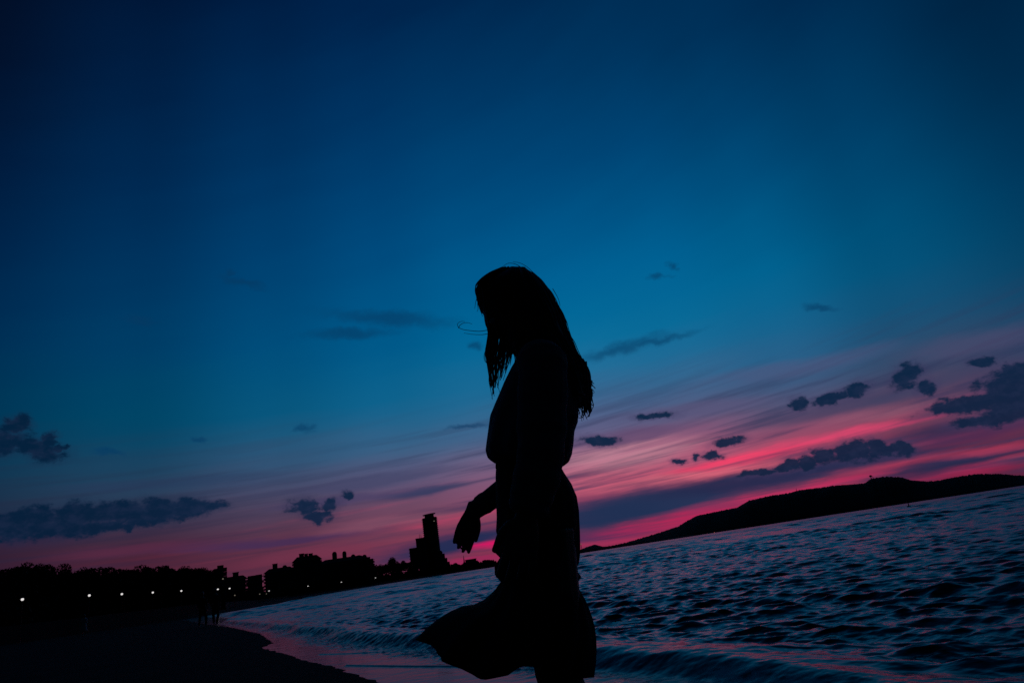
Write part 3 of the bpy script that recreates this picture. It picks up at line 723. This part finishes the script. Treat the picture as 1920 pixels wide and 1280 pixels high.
# ------------------------------------------------------------------ people
def hand(m, w, d, wv, nrm, s=1.0, curl=.35, spread=.10, thumb=.6):
    """palm, four bent fingers of different length and a thumb from the palm's side, into m"""
    d = Vector(d).normalized(); wv = (Vector(wv) - d * Vector(wv).dot(d)).normalized(); nrm = Vector(nrm); nrm = (nrm - d * nrm.dot(d) - wv * nrm.dot(wv)).normalized(); w = Vector(w)
    def sec(t, hw, ht, n=14):
        c = w + d * t * s; return [c + (wv * math.cos(a) * hw + nrm * math.sin(a) * ht) * s for a in (2 * math.pi * k / n for k in range(n))]
    m.loft([sec(-.035, .024, .019), sec(0, .026, .018), sec(.03, .034, .017), sec(.06, .040, .015), sec(.085, .041, .012), sec(.093, .036, .008)])
    for k, (o, ln, a0) in enumerate([(.031, .070, 1.0), (.0105, .079, .5), (-.0105, .073, -.2), (-.031, .057, -1.2)]):
        p = w + d * .083 * s + wv * o * s; dirv = (d + wv * spread * a0).normalized(); pts = [p]; cu = curl * (1 + .18 * k)
        for j, fr in enumerate((.45, .32, .23)):
            ang = cu * (j + .6); q_ = dirv * math.cos(ang) + nrm * math.sin(ang); p = p + q_ * ln * fr * s; pts.append(p)
        P, Rr = smoothed(pts, [.0088 * s, .0083 * s, .0074 * s, .0058 * s], 3); m.tube(P, Rr, 10, ref=wv)
    p = w + d * .022 * s + wv * .026 * s; q_ = (d * .75 + wv * thumb + nrm * .25).normalized(); q2 = (d * .95 + wv * thumb * .35 + nrm * .3).normalized()
    P, Rr = smoothed([p, p + q_ * .032 * s, p + q_ * .032 * s + q2 * .030 * s, p + q_ * .032 * s + q2 * .052 * s], [.0135 * s, .0115 * s, .0095 * s, .007 * s], 3); m.tube(P, Rr, 10, ref=nrm)
def head(m, c, F, U, S, k=1.0):
    """skull, jaw, nose, lips, brow and ears as one closed surface added to m; F forward, U up, S side"""
    nu, nv = 40, 30; rings = []
    for i in range(1, nv):
        t = math.pi * i / nv; rg = []
        for j in range(nu):
            p = 2 * math.pi * j / nu; z = math.cos(t); fx = math.sin(t) * math.cos(p); sx = math.sin(t) * math.sin(p)
            a = .094 * fx; b_ = .074 * sx; h = .118 * z
            if z < -.1:
                j_ = (-.1 - z) / .9; b_ *= 1 - .38 * j_; a *= (1 - .20 * j_) if fx > 0 else (1 - .45 * j_); a += .014 * j_
            if fx > 0:
                g_ = lambda y0, z0, sy, sz: math.exp(-((b_ - y0) / sy) ** 2 - ((h - z0) / sz) ** 2)
                a += .021 * g_(0, -.030, .013, .016) + .011 * g_(0, -.008, .009, .022) + .006 * g_(0, -.063, .022, .007) + .005 * g_(0, -.074, .020, .007) + .010 * g_(0, -.100, .022, .014) + .004 * g_(0, .018, .045, .012)
                a -= .009 * g_(.031, -.002, .014, .011) + .009 * g_(-.031, -.002, .014, .011)
            rg.append(c + (F * a + S * b_ + U * h) * k)
        rings.append(rg)
    m.loft(rings)
    for s in (-1, 1):
        m.tube([c + (F * -.012 + S * s * .070 + U * .018) * k, c + (F * -.020 + S * s * .081 + U * .004) * k, c + (F * -.006 + S * s * .074 + U * -.030) * k], [.012 * k, .016 * k, .008 * k], 8, .45, ref=S)

Y0 = 1.85
def Wp(px, py, dy=0.0): p = ony(px, py, Y0); return Vector((p.x, Y0 + dy, p.z))     # body plane, pushed sideways
def Vp(px, py, dy): return ony(px, py, Y0 + dy)                                     # seen at this place, dy off the body plane
def prof(front, back, hw, n=44, e=1.0, wr=None):
    A = Wp(*front); B = Wp(*back); c = (A + B) / 2; h = (A - B) / 2; out = []
    for k in range(n):
        t = 2 * math.pi * k / n; w = 1 + (wr(t) if wr else 0)
        out.append(c + h * math.cos(t) * w + Vector((0, -hw * math.sin(t) * w, 0)))
    return out
gz0 = float(land_z(np.array([.09]), np.array([Y0]))[0])
woman = empty('person', (Wp(1035, 1200).x, Y0, gz0))
tag(woman, 'young woman with long hair and long skirt walking left, head bowed, nearest the camera', 'person')
m = MB()
# torso, neck
m.loft([prof((975,648),(1026,634),.050), prof((972,668),(1028,650),.050), prof((968,692),(1036,674),.062), prof((958,712),(1046,694),.13), prof((948,730),(1054,714),.165), prof((936,762),(1062,752),.155), prof((930,800),(1064,795),.142),
        prof((935,840),(1056,840),.125), prof((938,875),(1045,877),.122), prof((940,920),(1066,915),.150), prof((942,970),(1078,962),.172), prof((946,1015),(1080,1012),.176), prof((955,1045),(1074,1045),.150), prof((985,1062),(1050,1062),.08)])
hc = Wp(968, 580); F = Vector((-.90, 0, -.43)).normalized(); S = Vector((0, -1, 0)); U = F.cross(S).normalized()
if U.z < 0: U = -U
head(m, hc, F, U, S, .97)
m.tube(*smoothed([hc + U * -.03 + F * -.025, Wp(1000, 640), Wp(1004, 690)], [.05, .050, .056]), n=16)
# legs
kn = Wp(1048, 1262); kf = Wp(1050, 1262)
for s, hip, kx, ank in ((-1, Wp(1012, 1000, -.085), kn.x, .03), (1, Wp(1010, 1000, .085), kf.x - .01, -.05)):
    k_ = Vector((kx, Y0 + s * .075, kn.z)); a_ = Vector((kx + ank + .02, Y0 + s * .07, gz0 + .075))
    P, Rr = smoothed([hip, hip.lerp(k_, .45), k_ + Vector((0, 0, .05)), k_, k_ + (a_ - k_) * .3 + Vector((.014, 0, 0)), k_.lerp(a_, .72), a_, a_ + Vector((0, 0, -.04))], [.088, .076, .056, .052, .053, .036, .032, .034], 4)
    m.tube(P, Rr, 16)
    P, Rr = smoothed([a_ + Vector((.035, 0, -.040)), a_ + Vector((0, 0, -.035)), a_ + Vector((-.07, s * -.004, -.046)), a_ + Vector((-.125, s * -.006, -.058)), a_ + Vector((-.165, s * -.008, -.062))], [.028, .036, .034, .030, .016], 3)
    m.tube(P, Rr, 14, ref=Vector((0, 0, 1)), flat=1.0)
# arms
sh, el, wr = Wp(1018, 716, -.165), Vp(1012, 865, -.215), Vp(988, 965, -.215)
P, Rr = smoothed([sh, sh.lerp(el, .5), el, el.lerp(wr, .35), wr], [.048, .042, .036, .034, .024], 4); m.tube(P, Rr, 14)
hand(m, wr, Vp(980, 1010, -.215) - wr, (-1, -.2, 0), (.1, 1, 0), 1.0, .30)
sh, el, wr = Wp(1000, 716, .165), Vp(990, 884, .20), Vp(885, 960, .20)
P, Rr = smoothed([sh, sh.lerp(el, .5), el, el.lerp(wr, .35), wr], [.048, .042, .036, .035, .026], 4); m.tube(P, Rr, 14)
kd = Vp(871, 1003, .20) - wr
hand(m, wr, kd + Vector((0, .012, 0)), Vector((1, 0, .1)), Vector((.3, .9, -.1)), .80, .30, -.02, .3)
body = m.build('body', MAT['skin'], woman, True); remesh(body, .0032, 3)
for s in (-1, 1):
    c = hc + (F * .079 + S * s * .031 + U * -.004) * .97
    m = MB(); m.ball(c, .0125, 16, 10); eye = m.build('eye', MAT['eye'], woman, True)
    m = MB(); m.ball(c + F * .0075, .0065, 12, 8); m.build('iris', MAT['iris'], eye, True)
m = MB(); m.tube([hc + (F * .085 + S * .022 + U * -.068) * .97, hc + (F * .0975 + U * -.067) * .97, hc + (F * .085 + S * -.022 + U * -.068) * .97], [.002, .006, .002], 10); m.build('lips', MAT['lip'], woman, True)

# blouse: body of the garment gathered over the waistband, and two sleeves
def fold(a, n, ph): return lambda t: a * math.sin(n * t + ph) + a * .6 * math.sin((n + 4) * t + ph * 2.1)
m = MB()
BL = [((970,672),(1040,656),.066,0),((957,698),(1056,684),.145,.004),((944,726),(1070,712),.186,.006),((930,757),(1084,750),.180,.010),((920,780),(1085,788),.176,.014),((917,800),(1078,806),.172,.018),((913,826),(1076,830),.170,.022),((910.5,845),(1073,850),.166,.024),((914,857),(1068,863),.158,.024),((924,865),(1056,872),.144,.02),((938,862),(1040,868),.128,0)]
m.loft([prof(a, b_, w, 60, 1, fold(k, 9, i * .35)) for i, (a, b_, w, k) in enumerate(BL)])
for pts, rr_ in (([Wp(1012, 705, -.13), Wp(1018, 722, -.172), Vp(1016, 790, -.198), Vp(1012, 865, -.215), Vp(998, 925, -.216), Vp(990, 955, -.215), Vp(987, 966, -.215)], [.060, .064, .060, .056, .052, .046, .030]),
                 ([Wp(1000, 705, .13), Wp(1000, 722, .170), Vp(996, 800, .19), Vp(990, 884, .20), Vp(935, 926, .20), Vp(905, 945, .20), Vp(896, 951, .20)], [.060, .064, .058, .046, .032, .031, .026])):
    P, Rr = smoothed(pts, rr_, 5)
    Rr = [r_ * (1 + .035 * math.sin(i * 1.9) + .02 * math.sin(i * .8)) for i, r_ in enumerate(Rr)]
    m.tube(P, Rr, 18)
bl = m.build('blouse', MAT['blouse'], woman, True); remesh(bl, .0040, 2)
# skirt: fitted gathered yoke, then a wind-blown flounce
m = MB()
SK = [((931,866),(1047,868),.125),((930,890),(1058,888),.135),((930,914),(1071,908),.148),((931,940),(1081,932),.160),((932,970),(1085,958),.170),((930.5,995),(1087,998),.178),((934,1012),(1088,1026),.180),((926,1024),(1088,1036),.183),((926.5,1034),(1087,1046),.183),((937.5,1045),(1085.5,1056),.178),
      ((928,1060),(1079.5,1066),.181),((929,1076),(1089.5,1081),.183),((940,1089),(1079.5,1096),.178),((934,1098),(1089,1110),.182)]
n_ = 96
rings = [prof(a, b_, w, n_, 1, fold(.004 + .012 * min(1, i / 9), 15, .35 * i)) for i, (a, b_, w) in enumerate(SK)]
HEM = [(0,(781.5,1198),0),(16,(806,1210),-.09),(32,(832,1234),-.16),(50,(872,1263),-.21),(66,(912,1272),-.235),(82,(948,1268),-.245),(96,(980,1246),-.24),(112,(1004,1251),-.23),(130,(1040,1266),-.20),(152,(1088,1271),-.12),(180,(1117,1269),0),
       (206,(1090,1268),.12),(230,(1042,1258),.20),(255,(992,1246),.235),(275,(946,1262),.245),(297,(892,1262),.22),(320,(840,1236),.16),(342,(806,1208),.08),(360,(781.5,1198),0)]
hemr = []
for k in range(n_):
    t = 360 * k / n_
    x = np.interp(t, [h[0] for h in HEM], [h[1][0] for h in HEM]); y = np.interp(t, [h[0] for h in HEM], [h[1][1] for h in HEM]); dy = np.interp(t, [h[0] for h in HEM], [h[2] for h in HEM])
    hemr.append(Vp(x, y, dy))
b0 = rings[-1]
for u in (.08, .18, .30, .43, .57, .72, .86, 1.0):
    rg = []
    for k in range(n_):
        t = 2 * math.pi * k / n_; A, B = b0[k], hemr[k]
        fr = max(0, math.cos(t)); bk = max(0, -math.cos(t))
        p = A.lerp(B, u)
        p = p + Vector((0, 0, 1)) * (.014 * math.sin(math.pi * u ** 1.8) * fr - .012 * math.sin(math.pi * min(1, u * 2.2)) * fr) + Vector((.020, 0, 0)) * math.sin(math.pi * u) * bk
        o = (p - A.lerp(B, u) * 0 - Wp(1010, 1180)); o.z = 0
        ln = o.length or 1; w = .011 * u * math.sin(11 * t + 1.5 * u) * (.35 if abs(math.sin(t)) < .5 else 1) + .004 * math.sin(19 * t + .4)* (1 - u)
        rg.append(p + o / ln * w)
    rings.append(rg)
# turn the cloth in at the hem so that it has a thickness and an inside
inner = []
for r_ in reversed(rings[12:]):
    c = sum(r_, Vector()) / n_; inner.append([p + (c - p).normalized() * .004 for p in r_])
m.loft(rings + inner, cap=False)
sk = m.build('skirt', MAT['skirt'], woman, True)
m = MB(); m.loft([prof((929.5,866),(1049,869),.127,60), prof((929.3,878),(1051,880),.130,60), prof((931,879),(1049,881),.126,60)], cap=False); m.build('waistband', MAT['skirt'], sk, True)

# hair: a solid mass over the skull, plus single locks and flyaway strands
def hermite(xs, ys): return lambda v: float(np.interp(v, xs, ys))
fr_ = hermite([502,508,516,526,538,548,562,580,592,602,620,640,662,690,710,730,748], [957,940,924,911,900,894,893.5,898,908,914,919,919.5,914,917,919,921,924])
bk_ = hermite([502,508,516,530,545,560,577,605,633,658,689,703,728,745,760,772,800], [962,990,1001,1014,1026,1036,1046,1054.5,1067.5,1079,1094,1102,1105,1107,1104,1094,1080])
bk0_ = bk_
bk_ = lambda v: bk0_(v) + (min(1, max(0, v - 540) / 60)) * (1.6 * math.sin(v * .075) + 1.3 * math.sin(v * .148 + 1))
hw_ = hermite([502,508,516,530,550,575,610,650,700,760,800], [.012,.034,.052,.069,.081,.088,.092,.098,.115,.11,.06])
m = MB()
rows = [503,507,513,521,531,543,556,570,585,600,618,636,650]
m.loft([prof((fr_(y) + 3 + (11 if y > 556 else 0) + (10 if y > 600 else 0), y + (4 if y > 510 else 0)), (bk_(y) - 3, y), hw_(y) * .97, 40) for y in rows])
inb = hermite([636,650,660,690,710,730,750,770], [962,974,977,990,1004,1020,1046,1072])
m.loft([prof((inb(y), y), (bk_(y) - 5, y), hw_(y) * .9, 40) for y in (630,650,665,690,710,726,742,754)])
hair = m.build('hair', MAT['hair'], woman, True); remesh(hair, .0045, 2)
g = random.Random(12); m = MB()
def strand(pts, r0_, r1_, k=3, n=4):
    P, Rr = smoothed(pts, [r0_ + (r1_ - r0_) * i / (len(pts) - 1) for i in range(len(pts))], k); m.tube(P, Rr, n, ref=Vector((0.1, 1, 0)))
for i in range(420):                                    # locks down the back
    t = g.betavariate(1.1, .55); s = g.uniform(-1, 1); y1 = g.uniform(640, 772) if t < .8 else g.uniform(690, 776); ph = g.uniform(0, 6.3); am = g.uniform(.3, 1.6); y = 506 + (1 - t) * 8; pts = []
    while y < y1:
        a = fr_(min(y, 600)) if y < 640 else inb(y); x = a + (bk_(y) - a) * (.35 + .65 * t) + am * (1 + max(0, y - 640) / 70) * math.sin(y * .05 + ph) + (1.2 if t > .93 else 0)
        pts.append(Wp(x, y, -s * hw_(y) * math.sqrt(max(.02, 1 - (2 * (.35 + .65 * t) - 1) ** 2)) * 1.02)); y += 16
    if len(pts) > 2: strand(pts, .0030, .0008)
for i in range(120):                                    # curled ends at the back
    y = g.uniform(676, 758); x = bk_(y) - g.uniform(-4, 11); dy = g.uniform(-.08, .08); pts = []; a = g.uniform(1.2, 2.2); rr2 = g.uniform(3, 8); sg = g.choice((-1, 1))
    for j in range(7):
        pts.append(Wp(x, y, dy)); x += math.cos(a) * rr2 * .6; y += math.sin(a) * rr2; a += sg * g.uniform(-.1, .55)
        x = min(x, bk_(min(y, 772)) + 9)
    strand(pts, .0022, .0007)
for i in range(150):                                    # front lock, thinning to separate ends
    x0_ = min(1, max(0, g.choice((0, .05, .16, .3, .36, .5, .66, .72, .88, 1)) + g.gauss(0, .018))); s = g.uniform(-1, 1); ph = g.uniform(0, 6.3); pts = []; y = 545
    y1 = np.interp(x0_, [0, .3, .6, 1], [g.uniform(690, 750), g.uniform(700, 748), g.uniform(690, 735), g.uniform(655, 715)])
    while y < y1:
        lft = np.interp(y, [545, 600, 620, 640, 665, 690, 710, 730, 750], [905, 915, 919, 918, 913, 917, 919, 921, 924]); rgt = np.interp(y, [545, 600, 640, 655, 670, 690, 710, 730, 750], [960, 962, 962, 958, 956, 951, 945, 938, 930])
        x = lft + x0_ * (rgt - lft) + (1.0 + (y - 545) / 120) * math.sin(y * .042 + ph); pts.append(Wp(x, y, -s * .055 * (1 - (y - 545) / 300))); y += 15
    if len(pts) > 2: strand(pts, .0026, .0007)
for i in range(90):                                     # fringe combed forward over the crown and hanging off the brow
    t = g.uniform(0, 1); pts = []; s = g.uniform(-1, 1); y1 = g.uniform(566, 598)
    for y in np.linspace(508, y1, 8): pts.append(Wp(fr_(min(y, 566)) + (y - 566 if y > 566 else 0) * .42 + t * np.interp(y, [508, 540, 600], [30, 16, 7]) + .6 * math.sin(y + i), y, -s * np.interp(y, [508, 540, 600], [.03, .06, .05])))
    strand(pts, .0026, .0006)
for i in range(46):                                     # wavy locks that end raggedly at the back
    y = g.uniform(610, 690); y1 = g.uniform(745, 790); t = g.uniform(.5, .97); ph = g.uniform(0, 6.3); am = g.uniform(1.2, 3.8); pts = []; s = g.uniform(-.9, .9); wl_ = g.uniform(.07, .12)
    while y < y1:
        yb_ = min(y, 775); a = inb(min(y, 770)); pts.append(Wp(a + (bk_(yb_) - a) * t + am * math.sin(y * wl_ + ph) * min(1, max(0, (y - 640) / 60)), y, s * .08)); y += 9
    strand(pts, .0024, .0006)
for i in range(60):                                     # loose hair along the outer edge of the back
    y = g.uniform(515, 680); y1 = y + g.uniform(40, 110); o_ = g.uniform(.5, 5.5); pts = []; n2 = 9; ph = g.uniform(0, 6); s = g.uniform(-.6, .6)
    for j in range(n2):
        yy = y + (y1 - y) * j / (n2 - 1); pts.append(Wp(bk_(min(yy, 770)) - 3 + o_ * math.sin(math.pi * j / (n2 - 1)) * 1.4 + 1.5 * math.sin(yy * .09 + ph), yy, s * .05))
    strand(pts, .0013, .0006)
for i in range(5):                                      # strands across the gap under the chin
    a = g.uniform(0, 1); strand([Wp(961 + 4 * a, 652, .01 * i), Wp(965 + 5 * a, 672 + 3 * a, .01 * i), Wp(960 + 14 * a, 700, .01 * i)], .0016, .0006)
FLY = [[(985,506),(970,495),(955,491.5),(944,497),(936,508)],[(1000,514),(985,499),(966,493),(950,497),(940,505)],[(1010,526),(994,508),(978,497),(962,493.5)],[(930,512),(934,505),(940,500)],[(925,516),(929,508),(937,502)],
       [(917,619),(900,622),(880,620.5),(868,618.5),(861,615),(858,610),(860.5,605.5),(866,603.5),(872,604)],[(917,620),(903,622.5),(885,622),(868,619.5)],[(858,611),(861,605),(868,601),(876,600.5),(884,603)],
       [(920,632),(914,648),(908,664),(909,676),(916,684),(920,690)],[(921,640),(913,654),(910,668),(912,680),(918,686)],[(918,700),(917,715),(921,735),(924,750)],[(922,704),(925,725),(924,742),(923,750)],[(930,712),(933,722),(937,734)],
       [(893,556),(891,562),(889,575)],[(897,575),(898,585),(896,590)],[(1040,560),(1050,575),(1056,600),(1070,626)],[(1052,590),(1064,612),(1073,640),(1086,660)],[(1036,548),(1046,566),(1050,580)],
       [(1100,700),(1108,712),(1106,730),(1112,736),(1108,746)],[(1102,728),(1110,733),(1113,739),(1107,742)],[(1098,745),(1106,752),(1109,757),(1102,760)],[(1090,755),(1097,764),(1094,772)],[(1020,530),(1032,545),(1041,563)]]
for pl in FLY: zf = g.uniform(-.03, .03); strand([Wp(x, y, zf) for x, y in pl], .0010, .0005, 6)
m.build('hair_strands', MAT['hair'], hair, True)

def walker(px, py, r, H, label, top, bottom, stride, phase, name='person', dress=False, rz=0.0):
    d = ray(px, py); q = CAM + d * (r / math.hypot(d.x, d.y)); z = max(.02, float(land_z(np.array([q.x]), np.array([q.y]))[0]))
    e = tag(empty(name, (q.x, q.y, z), rz), label, 'person'); k = H / 1.72; m = MB()
    def V3(x, y, zz): return Vector((x, y, zz)) * k
    def sec(z_, a, b_): return [V3(a * math.cos(t), b_ * math.sin(t), z_) for t in (2 * math.pi * i / 20 for i in range(20))]
    m.loft([sec(1.50, .05, .05), sec(1.42, .12, .08), sec(1.36, .185, .10), sec(1.15, .16, .11), sec(1.02, .135, .10), sec(.90, .165, .115), sec(.80, .16, .11), sec(.74, .10, .07)])
    head(m, V3(0, 0, 1.60), Vector((0, 1, 0)), Vector((0, 0, 1)), Vector((1, 0, 0)), k)
    m.tube([V3(0, 0, 1.44), V3(0, 0, 1.56)], [.05 * k, .05 * k], 10, ref=Vector((0, 1, .01)))
    legs = []
    for s in (-1, 1):
        kn_ = V3(s * .095 + stride * s * phase * .35, .10 if s > 0 else .0, .47); an = V3(s * .085 + stride * s * phase, -.05 * s * phase, .08)
        P, Rr = smoothed([V3(s * .09, 0, .86), V3(s * .095, .02, .66), kn_, kn_.lerp(an, .4), an], [.085 * k, .075 * k, .055 * k, .05 * k, .035 * k], 3); m.tube(P, Rr, 10); legs.append((P, Rr))
        P, Rr = smoothed([an + V3(0, -.05, -.045), an + V3(0, .02, -.04), an + V3(0, .16, -.055)], [.03 * k, .036 * k, .02 * k], 3); m.tube(P, Rr, 8, ref=Vector((0, 0, 1)))
        a0, a1, a2 = V3(s * .19, 0, 1.37), V3(s * .25, -.03 * s, 1.10), V3(s * .25, .06 - .06 * s, .86)
        P, Rr = smoothed([a0, a1, a2], [.05 * k, .04 * k, .027 * k], 4); m.tube(P, Rr, 10); legs.append((P, Rr))
        hand(m, a2, (a2 - a1), (0, 1, 0), (-s, 0, 0), k, .3)
    b = m.build('body', MAT['skin'], e, True); b.matrix_parent_inverse = Matrix(); remesh(b, .009, 2)
    m = MB(); m.loft([sec(1.43, .13, .09), sec(1.37, .205, .115), sec(1.15, .18, .125), sec(1.0, .16, .12), sec(.88, .185, .135)] + ([sec(.6, .24, .19), sec(.36, .29, .24)] if dress else []))
    for i in (1, 3):
        P, Rr = legs[i]; m.tube(P[:6], [r_ * 1.35 for r_ in Rr[:6]], 10)
    o = m.build('dress' if dress else 'shirt', MAT[top], e, True); o.matrix_parent_inverse = Matrix()
    if not dress:
        m = MB(); m.loft([sec(.98, .16, .115), sec(.90, .178, .128), sec(.80, .175, .125), sec(.76, .12, .09)])
        for i in (0, 2):
            P, Rr = legs[i]; m.tube(P[:-1], [max(r_ * 1.22, .06 * k) for r_ in Rr[:-1]], 12)
        o = m.build('trousers', MAT[bottom], e, True); o.matrix_parent_inverse = Matrix()
    m = MB(); m.ball(V3(0, -.022, 1.63), (.092 * k, .10 * k, .115 * k), 18, 12); o = m.build('hair', MAT['hair'], e, True); o.matrix_parent_inverse = Matrix()
rw = 43.0
walker(380, 1170, rw, 1.74, 'dark figure with legs apart at the water\'s edge, left one of the walking pair', 'shirt', 'trousers', .13, 1)
walker(404, 1169, rw - .6, 1.80, 'dark figure with legs together at the water\'s edge, right one of the walking pair', 'shirt', 'trousers', .01, 1)
walker(159, 1140, 70, 1.62, 'distant person in pale dress below the second street lamp', 'pale', 'pale', .02, 1, dress=True)
